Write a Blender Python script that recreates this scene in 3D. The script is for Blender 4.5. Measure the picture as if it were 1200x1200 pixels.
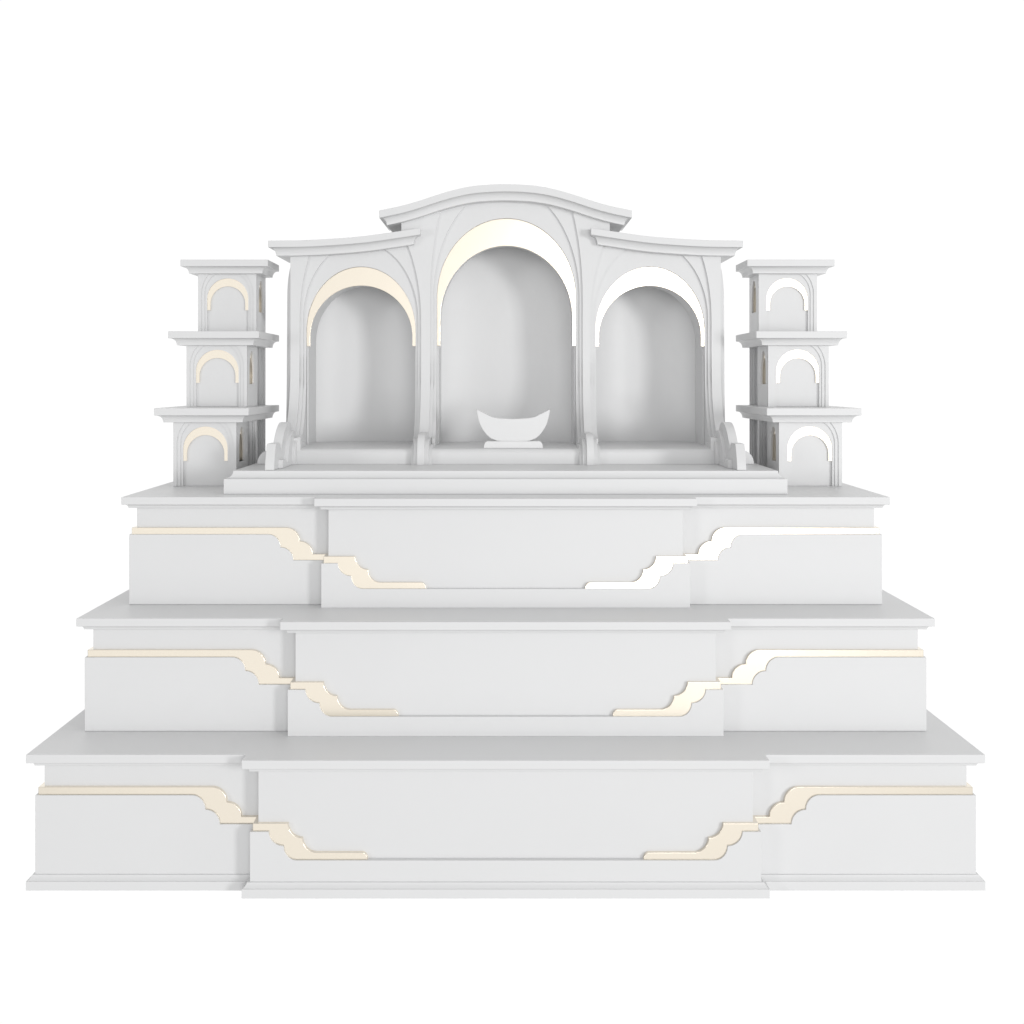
import bpy, bmesh, math
from mathutils import Vector, Matrix

scene = bpy.context.scene
for o in list(bpy.data.objects):
    bpy.data.objects.remove(o, do_unlink=True)
COL = scene.collection

# ------------------------------------------------------------------ camera
CAM_Z = 1.1954
cam_data = bpy.data.cameras.new('camera')
cam_data.sensor_width = 36.0
cam_data.lens = 45.0
cam_data.shift_x = 7.5 / 1200
cam_data.shift_y = -154.0 / 1200
cam_data.clip_start = 0.05
cam_data.clip_end = 400
cam = bpy.data.objects.new('camera', cam_data)
cam.location = (0, -3.0, CAM_Z)
cam.rotation_euler = (math.radians(90), 0, 0)
COL.objects.link(cam)
scene.camera = cam

# ------------------------------------------------------------------ world: white studio
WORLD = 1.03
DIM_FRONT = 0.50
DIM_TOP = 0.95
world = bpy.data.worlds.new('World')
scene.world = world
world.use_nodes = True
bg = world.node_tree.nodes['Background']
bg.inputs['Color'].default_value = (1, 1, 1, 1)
# white seamless all round; dimmed in front, overhead and at left to shape the light,
# with a bright patch added behind the camera for the gold to mirror
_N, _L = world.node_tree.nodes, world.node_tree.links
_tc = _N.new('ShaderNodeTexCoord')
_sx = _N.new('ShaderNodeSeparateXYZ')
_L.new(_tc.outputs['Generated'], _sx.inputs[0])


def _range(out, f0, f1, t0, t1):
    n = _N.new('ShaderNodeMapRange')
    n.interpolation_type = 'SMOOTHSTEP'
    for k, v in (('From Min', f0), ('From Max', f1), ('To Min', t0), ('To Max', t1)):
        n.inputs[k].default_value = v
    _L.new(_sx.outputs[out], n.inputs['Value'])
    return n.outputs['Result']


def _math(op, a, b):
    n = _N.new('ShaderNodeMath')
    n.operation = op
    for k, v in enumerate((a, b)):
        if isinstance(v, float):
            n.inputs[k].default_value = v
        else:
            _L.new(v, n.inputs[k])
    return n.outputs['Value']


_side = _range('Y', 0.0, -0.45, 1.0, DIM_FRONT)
_gold_patch = _range('Y', -0.80, -0.93, 0.0, 1.0 - DIM_FRONT)
_top_dim = _range('Z', 0.38, 0.80, 1.0, DIM_TOP)
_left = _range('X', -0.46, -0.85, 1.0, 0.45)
_L.new(_math('MULTIPLY', _math('MULTIPLY', _math('ADD', _side, _gold_patch), _math('MULTIPLY', _top_dim, _left)), WORLD), bg.inputs['Strength'])


def area(name, loc, target, size, power, color=(1, 1, 1), size_y=None):
    l = bpy.data.lights.new(name, 'AREA')
    l.shape = 'RECTANGLE'
    l.size = size
    l.size_y = size_y or size
    l.energy = power
    l.color = color
    o = bpy.data.objects.new(name, l)
    o.location = loc
    d = Vector(target) - Vector(loc)
    o.rotation_euler = d.to_track_quat('-Z', 'Y').to_euler()
    COL.objects.link(o)
    return o


area('key_softbox', (6.6, -7.6, 1.5), (0.0, 0.5, 0.8), 1.6, 350, size_y=2.4)
area('front_softbox', (1.9, -11.0, 0.8), (0.0, 0.5, 0.9), 2.7, 200, size_y=3.6)
area('side_softbox', (-6.2, -5.6, 1.5), (0.0, 0.9, 1.1), 1.8, 95, size_y=2.2)

scene.view_settings.view_transform = 'Standard'
scene.view_settings.look = 'None'
scene.view_settings.exposure = 0
scene.view_settings.gamma = 1
scene.view_settings.use_curve_mapping = False
scene.render.engine = 'CYCLES'
scene.cycles.max_bounces = 10
scene.cycles.diffuse_bounces = 6


# ------------------------------------------------------------------ materials
def new_mat(name):
    m = bpy.data.materials.new(name)
    m.use_nodes = True
    return m, m.node_tree.nodes, m.node_tree.links, m.node_tree.nodes['Principled BSDF']


def lacquer(name, base, rough, scale=9.0):
    m, N, L, p = new_mat(name)
    tc = N.new('ShaderNodeTexCoord')
    ns = N.new('ShaderNodeTexNoise')
    ns.inputs['Scale'].default_value = scale
    ns.inputs['Detail'].default_value = 3
    L.new(tc.outputs['Object'], ns.inputs['Vector'])
    r = N.new('ShaderNodeMapRange')
    r.inputs['To Min'].default_value = rough - 0.04
    r.inputs['To Max'].default_value = rough + 0.04
    L.new(ns.outputs['Fac'], r.inputs['Value'])
    L.new(r.outputs['Result'], p.inputs['Roughness'])
    c = N.new('ShaderNodeMix')
    c.data_type = 'RGBA'
    c.inputs[6].default_value = (base[0] * .99, base[1] * .99, base[2] * .99, 1)
    c.inputs[7].default_value = (min(1, base[0] * 1.01), min(1, base[1] * 1.01), min(1, base[2] * 1.01), 1)
    L.new(ns.outputs['Fac'], c.inputs[0])
    L.new(c.outputs[2], p.inputs['Base Color'])
    n2 = N.new('ShaderNodeTexNoise')
    n2.inputs['Scale'].default_value = 420
    n2.inputs['Detail'].default_value = 2
    L.new(tc.outputs['Object'], n2.inputs['Vector'])
    b = N.new('ShaderNodeBump')
    b.inputs['Strength'].default_value = 0.025
    b.inputs['Distance'].default_value = 0.001
    L.new(n2.outputs['Fac'], b.inputs['Height'])
    L.new(b.outputs['Normal'], p.inputs['Normal'])
    return m


WHITE = lacquer('white_lacquer', (0.695, 0.697, 0.70), 0.40)
DISH = lacquer('white_dish_lacquer', (0.715, 0.717, 0.719), 0.38)

GOLD, N, L, p = new_mat('champagne_gold_acrylic')
p.inputs['Metallic'].default_value = 1.0
tc = N.new('ShaderNodeTexCoord')
ns = N.new('ShaderNodeTexNoise')
ns.inputs['Scale'].default_value = 14
L.new(tc.outputs['Object'], ns.inputs['Vector'])
r = N.new('ShaderNodeMapRange')
r.inputs['To Min'].default_value = 0.17
r.inputs['To Max'].default_value = 0.20
L.new(ns.outputs['Fac'], r.inputs['Value'])
L.new(r.outputs['Result'], p.inputs['Roughness'])
p.inputs['Base Color'].default_value = (0.87, 0.80, 0.685, 1)

# ------------------------------------------------------------------ helpers
def obj(name, bm, mat, parent=None, bevel=0.0, smooth=True):
    bmesh.ops.remove_doubles(bm, verts=bm.verts, dist=1e-6)
    bmesh.ops.recalc_face_normals(bm, faces=bm.faces)
    bmesh.ops.dissolve_limit(bm, angle_limit=math.radians(0.4), verts=bm.verts, edges=bm.edges)
    me = bpy.data.meshes.new(name)
    bm.to_mesh(me)
    bm.free()
    me.materials.append(mat)
    if smooth:
        for f in me.polygons:
            f.use_smooth = True
        me.set_sharp_from_angle(angle=math.radians(28))
    o = bpy.data.objects.new(name, me)
    COL.objects.link(o)
    if parent is not None:
        o.parent = parent
        o.matrix_parent_inverse = Matrix.Translation(-Vector(world_loc(parent)))
    if bevel:
        b = o.modifiers.new('bevel', 'BEVEL')
        b.width = bevel
        b.segments = 2
        b.limit_method = 'ANGLE'
        b.angle_limit = math.radians(50)
        b.harden_normals = True
    return o


def world_loc(o):
    v = Vector((0, 0, 0))
    if o.get('is_root'):
        return o.location
    return v


def thing(name, label, cat, loc=(0, 0, 0), group=None):
    o = bpy.data.objects.new(name, None)
    o.empty_display_size = 0.05
    o.location = loc
    COL.objects.link(o)
    o['is_root'] = True
    o['label'] = label
    o['category'] = cat
    if group:
        o['group'] = group
    return o


def Y(D):
    return D - 3.0


def add_box(bm, x0, x1, y0, y1, z0, z1):
    vs = [bm.verts.new((x, y, z)) for z in (z0, z1) for x, y in ((x0, y0), (x1, y0), (x1, y1), (x0, y1))]
    for f in ((0, 1, 2, 3), (4, 5, 6, 7), (0, 1, 5, 4), (1, 2, 6, 5), (2, 3, 7, 6), (3, 0, 4, 7)):
        bm.faces.new([vs[i] for i in f])


def offset_plan(pts, o):
    """offset a CCW rectilinear polygon outward by o"""
    n = len(pts)
    out = []
    for i in range(n):
        p0, p1, p2 = Vector(pts[i - 1]), Vector(pts[i]), Vector(pts[(i + 1) % n])
        e1 = (p1 - p0).normalized()
        e2 = (p2 - p1).normalized()
        n1 = Vector((e1.y, -e1.x))
        n2 = Vector((e2.y, -e2.x))
        out.append(p1 + o * (n1 + n2))
    return out


def profile_prism(bm, plan, levels, yback=None):
    """stack of offset plans: levels = [(offset, z), ...]"""
    rings = []
    for o, z in levels:
        ring = []
        for v in offset_plan(plan, o):
            y = v.y if yback is None else min(v.y, yback)
            ring.append(bm.verts.new((v.x, y, z)))
        rings.append(ring)
    n = len(plan)
    for a, b in zip(rings, rings[1:]):
        for i in range(n):
            j = (i + 1) % n
            bm.faces.new((a[i], a[j], b[j], b[i]))
    bm.faces.new(rings[0])
    bm.faces.new(rings[-1])


def plate(bm, samples, y0, y1, xf=None):
    """samples (x, zlo, zhi): solid strip extruded from y0 to y1; repeats of x make vertical jumps"""
    xf = xf or (lambda x, y, z: (x, y, z))
    # split in runs
    runs, cur = [], []
    for s in samples:
        if s[2] - s[1] > 1e-5:
            cur.append(s)
        else:
            if len(cur) > 1:
                runs.append(cur)
            cur = []
    if len(cur) > 1:
        runs.append(cur)
    for run in runs:
        V = []
        for x, lo, hi in run:
            V.append([bm.verts.new(xf(x, y, z)) for y, z in ((y0, lo), (y0, hi), (y1, hi), (y1, lo))])
        for a, b, sa, sb in zip(V, V[1:], run, run[1:]):
            same = abs(sa[0] - sb[0]) < 1e-7
            if not same:
                bm.faces.new((a[0], b[0], b[1], a[1]))
                bm.faces.new((a[3], a[2], b[2], b[3]))
            if abs(sa[1] - sb[1]) > 1e-7 or not same:
                bm.faces.new((a[0], a[3], b[3], b[0]))
            if abs(sa[2] - sb[2]) > 1e-7 or not same:
                bm.faces.new((a[1], b[1], b[2], a[2]))
        bm.faces.new(V[0])
        bm.faces.new(list(reversed(V[-1])))


def extrude_poly(bm, pts, fn, a0, a1):
    """pts 2-D outline; fn(u, v, a) -> xyz"""
    A = [bm.verts.new(fn(u, v, a0)) for u, v in pts]
    B = [bm.verts.new(fn(u, v, a1)) for u, v in pts]
    n = len(pts)
    for i in range(n):
        j = (i + 1) % n
        bm.faces.new((A[i], A[j], B[j], B[i]))
    bm.faces.new(A)
    bm.faces.new(list(reversed(B)))


def lerp_table(tab, x):
    """smooth (Catmull-Rom) interpolation in a table of (x, z)"""
    n = len(tab)
    if x <= tab[0][0]:
        (xa, za), (xb, zb) = tab[0], tab[1]
        return za + (zb - za) * (x - xa) / (xb - xa)
    if x >= tab[-1][0]:
        (xa, za), (xb, zb) = tab[-2], tab[-1]
        return zb + (zb - za) * (x - xb) / (xb - xa)
    for i in range(n - 1):
        if tab[i][0] <= x <= tab[i + 1][0]:
            break
    x1, z1 = tab[i]
    x2, z2 = tab[i + 1]

    def slope(k):
        if 0 < k < n - 1:
            return (tab[k + 1][1] - tab[k - 1][1]) / (tab[k + 1][0] - tab[k - 1][0])
        return (tab[1][1] - tab[0][1]) / (tab[1][0] - tab[0][0]) if k == 0 else \
            (tab[-1][1] - tab[-2][1]) / (tab[-1][0] - tab[-2][0])
    h = x2 - x1
    t = (x - x1) / h
    m1, m2 = slope(i) * h, slope(i + 1) * h
    return (2 * t**3 - 3 * t**2 + 1) * z1 + (t**3 - 2 * t**2 + t) * m1 + (-2 * t**3 + 3 * t**2) * z2 + (t**3 - t**2) * m2


# ------------------------------------------------------------------ stepped tiers
YB = Y(4.27)
A_LOW, A_GOLD, A_CORE = 0.016, 0.0215, 0.0323
BUMP = 0.046


def quarter(x0, z0, x1, z1, kind):
    """elliptic quarter between two points. 'out': horizontal tangent at (x0,z0), vertical at (x1,z1); 'in': the reverse"""
    pts = []
    for i in range(0, 13):
        t = math.pi / 2 * i / 12
        if kind == 'out':
            pts.append((x0 + (x1 - x0) * math.sin(t), z1 + (z0 - z1) * math.cos(t)))
        else:
            pts.append((x1 + (x0 - x1) * math.cos(t), z0 + (z1 - z0) * math.sin(t)))
    return pts


# wing curves: distance outside the bump edge (decreasing), height below the tier top
W_GOLD = quarter(.0850, -.0825, .0486, -.1187, 'out') + quarter(.0486, -.1187, .0139, -.1529, 'out')[1:]
W_LOW = quarter(.1310, -.1002, .0982, -.1345, 'out') + quarter(.0982, -.1345, .0644, -.1685, 'out')[1:]
# bump curves: distance inside the bump edge (increasing)
B_GOLD = quarter(.1037, -.1525, .1374, -.1868, 'in') + quarter(.1374, -.1868, .1701, -.2204, 'in')[1:]
B_LOW = quarter(.0595, -.1702, .0941, -.2035, 'in') + quarter(.0941, -.2035, .1244, -.2366, 'in')[1:]


def curve_z(tab, x):
    """tab sorted by x ascending, linear, constant outside"""
    if x <= tab[0][0]:
        return tab[0][1]
    if x >= tab[-1][0]:
        return tab[-1][1]
    for (xa, za), (xb, zb) in zip(tab, tab[1:]):
        if xa <= x <= xb:
            return za if xb - xa < 1e-9 else za + (zb - za) * (x - xa) / (xb - xa)


def make_tier(name, label, D, xw, xb, z0, ztop, baseboard=False):
    t = thing(name, label, 'altar tier', (0, Y(D), z0), 'stacked tiers of the altar')
    yf = Y(D)
    plan = [(-xw, yf), (-xb, yf), (-xb, yf - BUMP), (xb, yf - BUMP), (xb, yf), (xw, yf), (xw, YB), (-xw, YB)]
    zb = z0 + (.0337 if baseboard else 0)
    # core body
    bm = bmesh.new()
    profile_prism(bm, plan, [(-A_CORE, z0 + .002), (-A_CORE, ztop - .029)], YB - .03)
    obj('upper_body', bm, WHITE, t, .0012)
    # cornice (top board with cove under it)
    cove = []
    for i in range(0, 9):
        a = math.pi / 2 * i / 8
        # concave: from under the slab (inset .005) to inset .0145
        cove.append((-.0145 + .0085 * (1 - math.cos(a)), ztop - .0300 + .0095 * math.sin(a)))
    lv = [(-.030, ztop - .0301), (-.0145, ztop - .0300)] + cove[1:] + [(0, ztop - .0203), (0, ztop)]
    bm = bmesh.new()
    profile_prism(bm, plan, lv, YB)
    obj('top_board', bm, WHITE, t, .0014)
    # lower boards with scalloped top edge
    xo = xw - A_LOW
    wl = sorted([(xb + d, ztop + z) for d, z in W_LOW])
    xs = sorted({xb - .03, xo} | {p[0] for p in wl})
    zt = ztop - .1002
    for s in (-1, 1):
        bm = bmesh.new()
        sm = [(s * x, zb + .0005 if not baseboard else zb - .01, curve_z(wl, x)) for x in xs]
        if s < 0:
            sm = sm[::-1]
        plate(bm, sm, yf + A_LOW, YB - .012)
        obj('wing_panel', bm, WHITE, t, .0009)
    bl = sorted([(xb - d, ztop + z) for d, z in B_LOW])
    xs = sorted({xb - A_LOW} | {p[0] for p in bl})
    full = [-x for x in xs[::-1]] + xs
    bm = bmesh.new()
    plate(bm, [(x, zb if not baseboard else zb - .01, curve_z(bl, abs(x))) for x in full], yf - BUMP + A_LOW, yf + .12)
    obj('front_panel', bm, WHITE, t, .0009)
    # gold trims
    wg = sorted([(xb + d, ztop + z) for d, z in W_GOLD])
    xs = sorted({xb - A_CORE - .002, xw - A_GOLD} | {p[0] for p in wg} | {p[0] for p in wl})
    for s in (-1, 1):
        sm = [(s * x, curve_z(wl, x) - .006, curve_z(wg, x)) for x in xs]
        if s < 0:
            sm = sm[::-1]
        bm = bmesh.new()
        plate(bm, sm, yf + A_GOLD, YB - .02)
        obj('gold_trim', bm, GOLD, t, .0010)
    end = [(xb - .2891 + .0138 * (1 - math.cos(a)), ztop - .2375 + .0171 * math.sin(a))
           for a in [math.pi / 2 * i / 8 for i in range(9)]]
    bg_ = sorted(end + [(xb - d, ztop + z) for d, z in B_GOLD])
    xs = sorted({xb - A_GOLD} | {p[0] for p in bg_} | {p[0] for p in bl if p[0] > bg_[0][0]})
    for s in (-1, 1):
        sm = [(s * x, curve_z(bl, x) - .006, curve_z(bg_, x)) for x in xs]
        if s < 0:
            sm = sm[::-1]
        bm = bmesh.new()
        plate(bm, sm, yf - BUMP + A_GOLD, yf + .10)
        obj('gold_trim', bm, GOLD, t, .0010)
    if baseboard:
        bm = bmesh.new()
        lv = [(0, z0), (0, z0 + .021), (-.0025, z0 + .0215)]
        for i in range(0, 7):
            a = i / 6
            lv.append((-.0025 - .0085 * a - .0012 * math.sin(math.pi * a), z0 + .0216 + .0113 * a))
        lv.append((-.0175, z0 + .0331))
        profile_prism(bm, plan, lv, YB)
        obj('baseboard', bm, WHITE, t, .0010)
    return t


T1, T2, T3 = .3184, .6034, .8893
make_tier('altar_tier', 'widest white tier at the bottom, with a moulded baseboard and gold scalloped trim', 3.000, 1.1246, .6095, 0, T1, True)
make_tier('altar_tier', 'middle white tier with gold scalloped trim, between the widest and the narrowest tier', 3.185, 1.0687, .5533, T1, T2)
make_tier('altar_tier', 'narrowest white tier with gold scalloped trim, carrying the towers and the three arches', 3.364, 1.0103, .4965, T2, T3)


# ------------------------------------------------------------------ arches
def arch_samples(cx, hw, b, zs, n=28):
    """half-ellipse points (x ascending) of an opening that springs at zs"""
    return [(cx - hw * math.cos(math.pi * i / (2 * n)), zs + b * math.sin(math.pi * i / (2 * n))) for i in range(2 * n + 1)]


def arch_z(cx, hw, b, zs, x):
    u = (x - cx) / hw
    return None if abs(u) > 1 + 1e-9 else zs + b * math.sqrt(max(0, 1 - u * u))


def arch_plate(bm, x0, x1, z0, ztop, openings, y0, y1, xf=None, clamp=None, jumps=()):
    """board from x0 to x1 with arched openings down to z0; ztop(x), clamp(x) caps the opening height"""
    xs = {x0, x1} | set(jumps)
    for cx, hw, b, zs in openings:
        xs |= {round(p[0], 7) for p in arch_samples(cx, hw, b, zs)}
    n = 60
    xs |= {x0 + (x1 - x0) * i / n for i in range(n + 1)}
    xs = sorted(x for x in xs if x0 - 1e-9 <= x <= x1 + 1e-9)
    sm = []
    e = 2e-6

    def val(x):
        lo = z0
        for cx, hw, b, zs in openings:
            if abs(x - cx) < hw - 1e-6:
                lo = arch_z(cx, hw, b, zs, x)
                if clamp and abs(cx) > .1:
                    c = clamp(x)
                    if c is not None:
                        lo = min(lo, c)
        return lo, ztop(x)
    for i, x in enumerate(xs):
        if i == 0:
            sm.append((x,) + val(x + e))
            continue
        if i == len(xs) - 1:
            sm.append((x,) + val(x - e))
            continue
        a, b_ = val(x - e), val(x + e)
        if abs(a[0] - b_[0]) > .004 or abs(a[1] - b_[1]) > .004:
            sm.append((x,) + a)
            sm.append((x,) + b_)
        else:
            sm.append((x,) + val(x))
    plate(bm, sm, y0, y1, xf)


def crescent(bm, cx, out, inn, zend, y0, y1, xf=None):
    """gold band between an outer (hw,b,zs) and an inner (hw,b,zs) arch, legs ending at zend"""
    xf = xf or (lambda x, y, z: (x, y, z))
    n = 40
    o = [(cx - out[0], zend)] + [(cx - out[0] * math.cos(math.pi * i / n), out[2] + out[1] * math.sin(math.pi * i / n)) for i in range(n + 1)] + [(cx + out[0], zend)]
    q = [(cx - inn[0], zend)] + [(cx - inn[0] * math.cos(math.pi * i / n), inn[2] + inn[1] * math.sin(math.pi * i / n)) for i in range(n + 1)] + [(cx + inn[0], zend)]
    V = []
    for (xa, za), (xb_, zb_) in zip(o, q):
        V.append([bm.verts.new(xf(xa, y0, za)), bm.verts.new(xf(xb_, y0, zb_)), bm.verts.new(xf(xb_, y1, zb_)), bm.verts.new(xf(xa, y1, za))])
    for a, b in zip(V, V[1:]):
        for i in range(4):
            j = (i + 1) % 4
            bm.faces.new((a[i], a[j], b[j], b[i]))
    bm.faces.new(V[0])
    bm.faces.new(list(reversed(V[-1])))


# ------------------------------------------------------------------ side towers
TD = (3.706, 3.859, 4.004)
TBACK = 4.157
TZ = (T3, 1.1163, 1.3427, 1.5700)
TW = .0914


def cornice_levels(ztop, slab=.0208, total=.0413, o1=.044, o0=.0229):
    lv = [(-.012, ztop - total - .0001), (o0, ztop - total)]
    h = total - slab
    for i in range(1, 9):
        a = math.pi / 2 * i / 8
        lv.append((o0 + (o1 - .005 - o0) * (1 - math.cos(a)), ztop - total + (h - .0005) * math.sin(a)))
    lv += [(o1, ztop - slab), (o1, ztop)]
    return lv


def relief(bms, gold, uc, hwu, s, z0, ztop, xf, gold_on=True, plain=False):
    """three stepped boards with arched openings in front of a panel. bms: target bmesh"""
    zt = lambda x: ztop - .0400
    L1 = (uc, .0814 * s, .090, ztop - .105)
    L2 = (uc, .0718 * s, .075, ztop - .105)
    L3 = (uc, .0646 * s, .0646, ztop - .1186)
    if not gold_on:      # rear bays: straight flutes
        L1, L2, L3 = ((uc, w * hwu, .09, ztop - .041) for w in (.86, .72, .58))
    if plain:
        a, b = ztop - .122, .0646
        arch_plate(bms, uc - hwu, uc + hwu, ztop - .158, zt, [(uc, .0646 * s, .066, a)], 0, .0165, xf)
        arch_plate(bms, uc - hwu, uc + hwu, z0, lambda x: ztop - .158, [], 0, .0165, xf)
        crescent(gold, uc, (.0640 * s, .0654, a), (.0500 * s, .052, a - .008), ztop - .1575, .0045, .0155, xf)
        return
    arch_plate(bms, uc - hwu, uc + hwu, z0, zt, [L1], 0, .0045, xf)
    arch_plate(bms, uc - hwu, uc + hwu, z0, zt, [L2], .0036, .0080, xf)
    arch_plate(bms, uc - hwu, uc + hwu, z0, zt, [L3], .0072, .0165, xf)
    if gold_on:
        crescent(gold, uc, (.0644 * s, .0644, ztop - .1186), (.0545 * s, .0545, ztop - .1336), ztop - .154, .0098, .0155, xf)


def make_tower(label, xc):
    t = thing('stepped_tower', label, 'tower', (xc, Y(TD[0]), T3), 'stepped towers beside the arches')
    for k in range(3):
        z0, z1 = TZ[k], TZ[k + 1]
        yf = Y(TD[k])
        ybk = Y(TBACK)
        bm = bmesh.new()
        # recessed core
        add_box(bm, xc - TW + .016, xc + TW - .016, yf + .016, ybk - .001, z0 + (.0006 if k else 0.0003), z1 - .03)
        zb = z0 + (.0002 if k else .0004)
        gs = []
        g = bmesh.new()
        relief(bm, g, xc, TW, 1.0, zb, z1, lambda x, y, z: (x, yf + y, z))
        gs.append(g)
        # sides: one bay per tower module behind the front
        bays = [TD[j] for j in range(k, 3)] + [TBACK]
        for j, (da, db) in enumerate(zip(bays, bays[1:])):
            ya = Y(da) + (.0166 if j == 0 else 0)
            yb_ = Y(db)
            uc = (Y(da) + yb_) / 2
            hw = (yb_ - Y(da)) / 2
            for sgn in (-1, 1):
                def xf(u, d, z, sgn=sgn, ya=ya, yb_=yb_):
                    return (xc + sgn * (TW - d), min(max(u, ya), yb_), z)
                gg = bmesh.new()
                relief(bm, gg, uc, hw, .55 if j == 0 else .80, zb, z1, xf, gold_on=(j == 0), plain=(j == 0))
                if j == 0:
                    gs.append(gg)
                else:
                    gg.free()
        blk = obj('tower_block', bm, WHITE, t, 0)
        bm = bmesh.new()
        plan = [(xc - TW, yf), (xc + TW, yf), (xc + TW, ybk), (xc - TW, ybk)]
        profile_prism(bm, plan, cornice_levels(z1), ybk)
        sub(obj('cornice', bm, WHITE, None, .0012), blk, t)
        for g in gs:
            sub(obj('gold_arch', g, GOLD, None, 0), blk, t)
    return t


def sub(o, part, root):
    # part's own local space equals world space (parent inverse cancels the root's location)
    o.parent = part
    o.matrix_parent_inverse = Matrix.Identity(4)
    return o


make_tower('white three-storey stepped tower with cream gold arches, left of the three arched niches', -(.7795 + TW))
make_tower('white three-storey stepped tower with brightly shining arches, right of the three arched niches', .7915 + TW)

# ------------------------------------------------------------------ shrine with three niches
sh = thing('arched_shrine', 'white shrine with three gold-edged arched niches under curved cornices, between the towers', 'shrine', (0, Y(3.447), T3))
# plinth
PZ = .951
bm = bmesh.new()
px, py0 = .7595, Y(3.447)
plan = [(-px, py0), (px, py0), (px, Y(4.25)), (-px, Y(4.25))]
lv = [(0, T3 + .0003), (0, .9300), (-.001, .9304)]
for i in range(0, 9):
    a = math.pi / 2 * i / 8
    lv.append((-.0020 - .019 * math.sin(a), .9306 + (PZ - .9306) * (1 - math.cos(a))))
profile_prism(bm, plan, lv, Y(4.25))
obj('plinth', bm, WHITE, sh, .0012)
# niche floor step with rounded front edge
bm = bmesh.new()
y0 = Y(3.738)
pr = [(y0, PZ + .0003), (y0, .985)]
for i in range(1, 9):
    a = math.pi / 2 * i / 8
    pr.append((y0 + .020 * (1 - math.cos(a)), .982 + .0144 * math.sin(a)))
pr += [(Y(4.24), .9964), (Y(4.24), PZ + .0003)]
extrude_poly(bm, pr, lambda u, v, a: (a, u, v), -.628, .628)
obj('niche_floor', bm, WHITE, sh, 0)

CROWN = [(0, 1.7958), (.0462, 1.7945), (.1005, 1.7898), (.1548, 1.7789), (.2094, 1.7632), (.2637, 1.7452), (.318, 1.7298), (.385, 1.7155)]
CROWN = [(-x, z) for x, z in CROWN[::-1]][:-1] + CROWN
SIDE = [(.261, 1.6620), (.3329, 1.6510), (.4287, 1.6377), (.5243, 1.6296), (.620, 1.6247), (.7245, 1.6234)]
crown = lambda x: lerp_table(CROWN, x)
side = lambda x: lerp_table(SIDE, abs(x))
BODY_X = .322


def top_z(x):
    return crown(x) - .036 if abs(x) < BODY_X else side(x) - .034


def clampz(x):
    return side(x) - .034 if .20 < abs(x) < BODY_X else None


CX, SX = .0025, .4487
S = .0026467


def openings(c, s):
    return [(-SX,) + s, (CX,) + c, (SX,) + s]


zs_c = CAM_Z + (446 - 349) * S
zs_s = CAM_Z + (446 - 375) * S
HX = .665
layers = [
    (openings((.2355, .203 / .385 * 1.02, zs_c), (.1874, .139 * S * 1000, zs_s)), 3.955, 3.965),
    (openings((.2263, .130 * S * 1000, zs_c), (.1781, .091 * S * 1000, zs_s)), 3.963, 3.973),
    (openings((.2160, .2465, 1.4529), (.1696, .200, 1.3492)), 3.971, 3.9935),
    (openings((.2110, .236, 1.392), (.1660, .180, 1.320)), 3.9925, 4.150),
]
bm = bmesh.new()
for ops, d0, d1 in layers:
    arch_plate(bm, -HX, HX, PZ + .0005, top_z, ops, Y(d0), Y(d1), clamp=clampz, jumps=(-BODY_X, BODY_X))
obj('arched_front', bm, WHITE, sh, .0008)
# concave niche backs with a flat board behind them
SHELL = .050
for cx, hw, zt in ((-SX, .172, 1.53), (CX, .217, 1.66), (SX, .172, 1.53)):
    n = 40
    pr = []
    for i in range(n + 1):
        u = -1 + 2 * i / n
        pr.append((cx + hw * u, Y(4.148) + SHELL * (1 - u * u)))
    pr += [(cx + hw + .004, Y(4.148)), (cx + hw + .004, Y(4.235)), (cx - hw - .004, Y(4.235)), (cx - hw - .004, Y(4.148))]
    bm = bmesh.new()
    extrude_poly(bm, pr, lambda u, v, a: (u, v, a), PZ + .002, zt)
    obj('niche_back', bm, WHITE, sh, 0)
bm = bmesh.new()
arch_plate(bm, -HX + .001, HX - .001, PZ + .0010, lambda x: top_z(x) - .001, [], Y(4.230), Y(4.245), jumps=(-BODY_X, BODY_X))
obj('back_board', bm, WHITE, sh, 0)
# gold crescents
for cx, out, inn, ze in ((-SX, (.1694, .1998, 1.3492), (.1590, .160, 1.3305), 1.302),
                         (CX, (.2158, .2463, 1.4529), (.2052, .2255, 1.3889), 1.3035),
                         (SX, (.1694, .1998, 1.3492), (.1590, .160, 1.3305), 1.302)):
    bm = bmesh.new()
    crescent(bm, cx, out, inn, ze, Y(3.979), Y(3.9935))
    obj('gold_arch', bm, GOLD, sh, .0008)

# outer side boards
for s in (-1, 1):
    for xo, zc, d0, d1 in ((.673, 1.48, 3.972, 4.160), (.681, 1.45, 3.990, 4.150)):
        pts = [(.655, 1.575)]
        for i in range(0, 13):
            a = math.pi / 2 * i / 12
            pts.append((.657 + (xo - .657) * math.sin(a), zc + (1.572 - zc) * math.cos(a)))
        for i in range(1, 9):
            t_ = i / 8
            pts.append((xo + .005 * t_ * t_, zc + (PZ + .001 - zc) * t_))
        pts.append((.655, PZ + .001))
        bm = bmesh.new()
        extrude_poly(bm, [(s * u, v) for u, v in pts], lambda u, v, a: (u, a, v), Y(d0), Y(d1))
        obj('side_board', bm, WHITE, sh, .0008)


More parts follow.
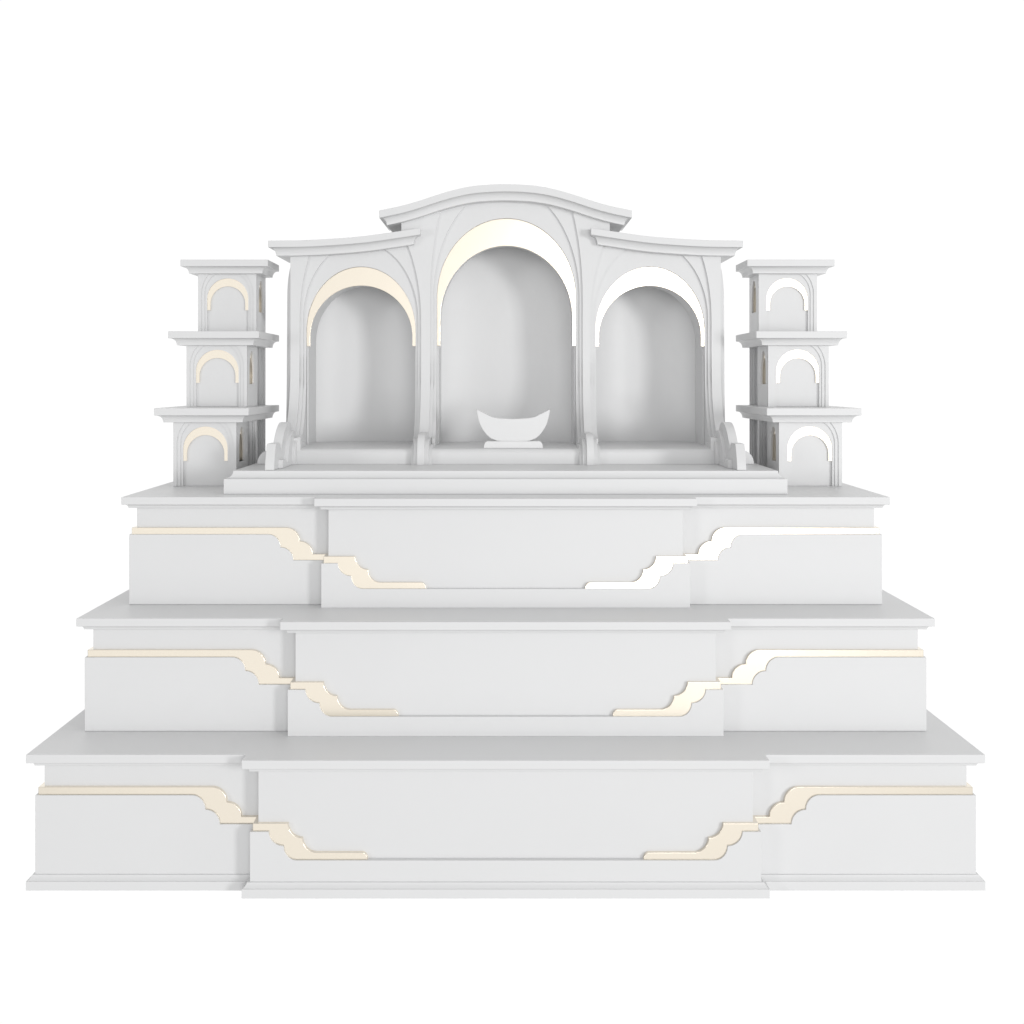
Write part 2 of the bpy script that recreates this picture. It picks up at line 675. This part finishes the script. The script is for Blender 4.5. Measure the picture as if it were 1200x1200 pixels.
# flared pillar feet (sweep forward at the bottom)
def flare(bm, x0, x1, dface, depth, ztopf=1.25, zlow=1.02):
    pr = [(Y(dface) + .004, ztopf + .03), (Y(dface), ztopf)]
    for i in range(1, 13):
        a = math.pi / 2 * i / 12
        pr.append((Y(dface) - depth * (1 - math.cos(a)), ztopf - (ztopf - zlow) * math.sin(a)))
    pr += [(Y(dface) - depth, PZ + .0007), (Y(dface) + .004, PZ + .0007)]
    extrude_poly(bm, pr, lambda u, v, a: (a, u, v), x0, x1)


for s in (-1, 1):
    cc = CX * s
    bm, bm2 = bmesh.new(), bmesh.new()
    for (ci, si, df, dep) in ((.2355, .1874, 3.955, .150), (.2263, .1781, 3.963, .130), (.2160, .1696, 3.971, .110)):
        a, b = ci + cc, SX - si
        flare(bm, *(sorted((s * a, s * b))), df, dep)
        flare(bm2, *(sorted((s * (SX + si), s * HX))), df, dep)
    obj('pillar_foot', bm, WHITE, sh, 0)
    obj('pillar_foot', bm2, WHITE, sh, 0)


# scroll brackets
def scroll(bm, xc, hw, pr):
    extrude_poly(bm, pr, lambda u, v, a: (a, u, v), xc - hw, xc + hw)


def arcpts(ya, za, yb_, zb_, p=1.0, n=10):
    """convex quarter rising backwards: vertical tangent at (ya,za), horizontal at (yb,zb)"""
    return [(yb_ - (yb_ - ya) * math.cos(math.pi / 2 * i / n) ** p, za + (zb_ - za) * math.sin(math.pi / 2 * i / n) ** p) for i in range(n + 1)]


for s in (-1, 1):
    bm = bmesh.new()
    xc = s * .2453
    for hw, f, zt in ((.0102, 3.697, 1.040), (.0215, 3.709, 1.023), (.0305, 3.721, 1.006)):
        yk = Y(3.90)
        pr = [(Y(f), PZ + .0004)] + arcpts(Y(f), zt - .055, Y(f + .062), zt) + [(yk, zt), (yk, PZ + .0004)]
        scroll(bm, xc, hw, pr)
    obj('scroll_bracket', bm, WHITE, sh, .0009)
    bm = bmesh.new()
    xc = s * .6425
    # tall front scroll: curved foot, then a big curl
    pr = [(Y(3.482), PZ + .0004)]
    pr += [(Y(3.482 + .030 * (i / 6) ** 1.6), PZ + .071 * i / 6) for i in range(1, 7)]
    pr += [(Y(3.575), 1.022)]
    pr += arcpts(Y(3.600), 1.000, Y(3.708), 1.074, p=1.35) + [(Y(3.735), 1.0745), (Y(3.755), 1.070), (Y(3.772), 1.060), (Y(3.783), 1.045), (Y(3.79), 1.028), (Y(3.93), 1.028), (Y(3.93), PZ + .0004)]
    scroll(bm, xc, .0125, pr)
    pr = [(Y(3.552), PZ + .0004), (Y(3.556), .975), (Y(3.60), .975)] + arcpts(Y(3.640), .960, Y(3.735), 1.050, p=1.3) + [(Y(3.762), 1.048), (Y(3.780), 1.038), (Y(3.79), 1.022), (Y(3.92), 1.022), (Y(3.92), PZ + .0004)]
    scroll(bm, xc, .0235, pr)
    pr = [(Y(3.712), PZ + .0004)] + arcpts(Y(3.712), .985, Y(3.775), 1.026) + [(Y(3.80), 1.020), (Y(3.815), 1.008), (Y(3.91), 1.008), (Y(3.91), PZ + .0004)]
    scroll(bm, xc, .0330, pr)
    obj('scroll_bracket', bm, WHITE, sh, .0009)
    # side lobe reaching outwards
    bm = bmesh.new()
    pts = [(.60, PZ + .0005), (.726, PZ + .0005)] + [(.690 + .036 * math.cos(a), PZ + .002 + .039 * math.sin(a)) for a in [math.pi / 2 * i / 10 for i in range(11)]]
    pts += [(.668, .991), (.664, 1.02), (.60, 1.03)]
    extrude_poly(bm, [(s * u, v) for u, v in pts], lambda u, v, a: (u, a, v), Y(3.742), Y(3.768))
    obj('side_scroll', bm, WHITE, sh, .0009)


# curved cornices
def curved_cornice(bm, x0, x1, zf, levels, yface, yback, n=48):
    """levels (offset, dz) bottom to top; wraps both ends"""
    rings = []
    for o, dz in levels:
        a, b = x0 - o, x1 + o
        xs = [a + (b - a) * i / n for i in range(n + 1)]
        fr = [bm.verts.new((x, yface - o, zf(x) + dz)) for x in xs]
        bk = [bm.verts.new((x, yback, zf(x) + dz)) for x in xs]
        rings.append((fr, bk))
    for (f0, b0), (f1, b1) in zip(rings, rings[1:]):
        for i in range(n):
            bm.faces.new((f0[i], f0[i + 1], f1[i + 1], f1[i]))
            bm.faces.new((b0[i], b1[i], b1[i + 1], b0[i + 1]))
        bm.faces.new((f0[0], f1[0], b1[0], b0[0]))
        bm.faces.new((f0[n], b0[n], b1[n], f1[n]))
    for f, b in (rings[0], rings[-1]):
        for i in range(n):
            bm.faces.new((f[i], f[i + 1], b[i + 1], b[i]))


def clv(total, slab, o0=.0229, o1=.044):
    lv = [(-.006, -total - .0001), (o0, -total)]
    h = total - slab
    for i in range(1, 9):
        a = math.pi / 2 * i / 8
        lv.append((o0 + (o1 - .005 - o0) * (1 - math.cos(a)), -total + (h - .0005) * math.sin(a)))
    return lv + [(o1, -slab), (o1, 0)]


bm = bmesh.new()
curved_cornice(bm, -BODY_X - .0205, BODY_X + .0205, crown, clv(.0470, .0226), Y(3.955), Y(4.250))
obj('crown_cornice', bm, WHITE, sh, .0012)
for s in (-1, 1):
    bm = bmesh.new()
    a, b = .3050, .6820
    x0, x1 = (a, b) if s > 0 else (-b, -a)
    curved_cornice(bm, x0, x1, side, clv(.0450, .0205), Y(3.955), Y(4.2495))
    obj('side_cornice', bm, WHITE, sh, .0012)

# ------------------------------------------------------------------ crescent dish in the middle niche
K = .002524
dx = .0227
dh = thing('crescent_dish', 'small white crescent-shaped dish on a low oval foot in the middle niche', 'dish', (dx, Y(3.79), .9967))
top = [(-43, 479.5), (-38, 482.0), (-33.5, 484.2), (-28, 487.0), (-24.5, 488.6), (-18.5, 489.8), (-9, 490.4), (0, 490.7)]
top = top + [(-x, y) for x, y in top[::-1][1:]]
bot = [(-43, 479.5), (-42.3, 485), (-41, 490.5), (-39, 497), (-36.5, 502), (-31.5, 509), (-26.5, 513.4), (-19, 516.4), (-10, 517)]
bot = [(-x, y) for x, y in bot[1:]] + [(x, y) for x, y in bot[::-1][:-1]]
pts = [(dx + u * K, CAM_Z - (v - 446) * K) for u, v in top + bot]
bm = bmesh.new()
extrude_poly(bm, pts, lambda u, v, a: (u, a, v), Y(3.772), Y(3.808))
obj('bowl', bm, DISH, dh, .0015)
pts = [(-34.5, 525), (34.5, 525)] + [(34.3 - 4.5 * (1 - math.cos(a)) , 523 - 6.4 * math.sin(a)) for a in [math.pi / 2 * i / 6 for i in range(7)]]
pts += [(-34.3 + 4.5 * (1 - math.cos(a)), 523 - 6.4 * math.sin(a)) for a in [math.pi / 2 * i / 6 for i in range(6, -1, -1)]]
pts = [(dx + u * K, max(.9967, CAM_Z - (v - 446) * K)) for u, v in pts]
bm = bmesh.new()
extrude_poly(bm, pts, lambda u, v, a: (u, a, v), Y(3.764), Y(3.816))
obj('foot', bm, DISH, dh, .0012)

for o in bpy.data.objects:
    if 'is_root' in o:
        del o['is_root']
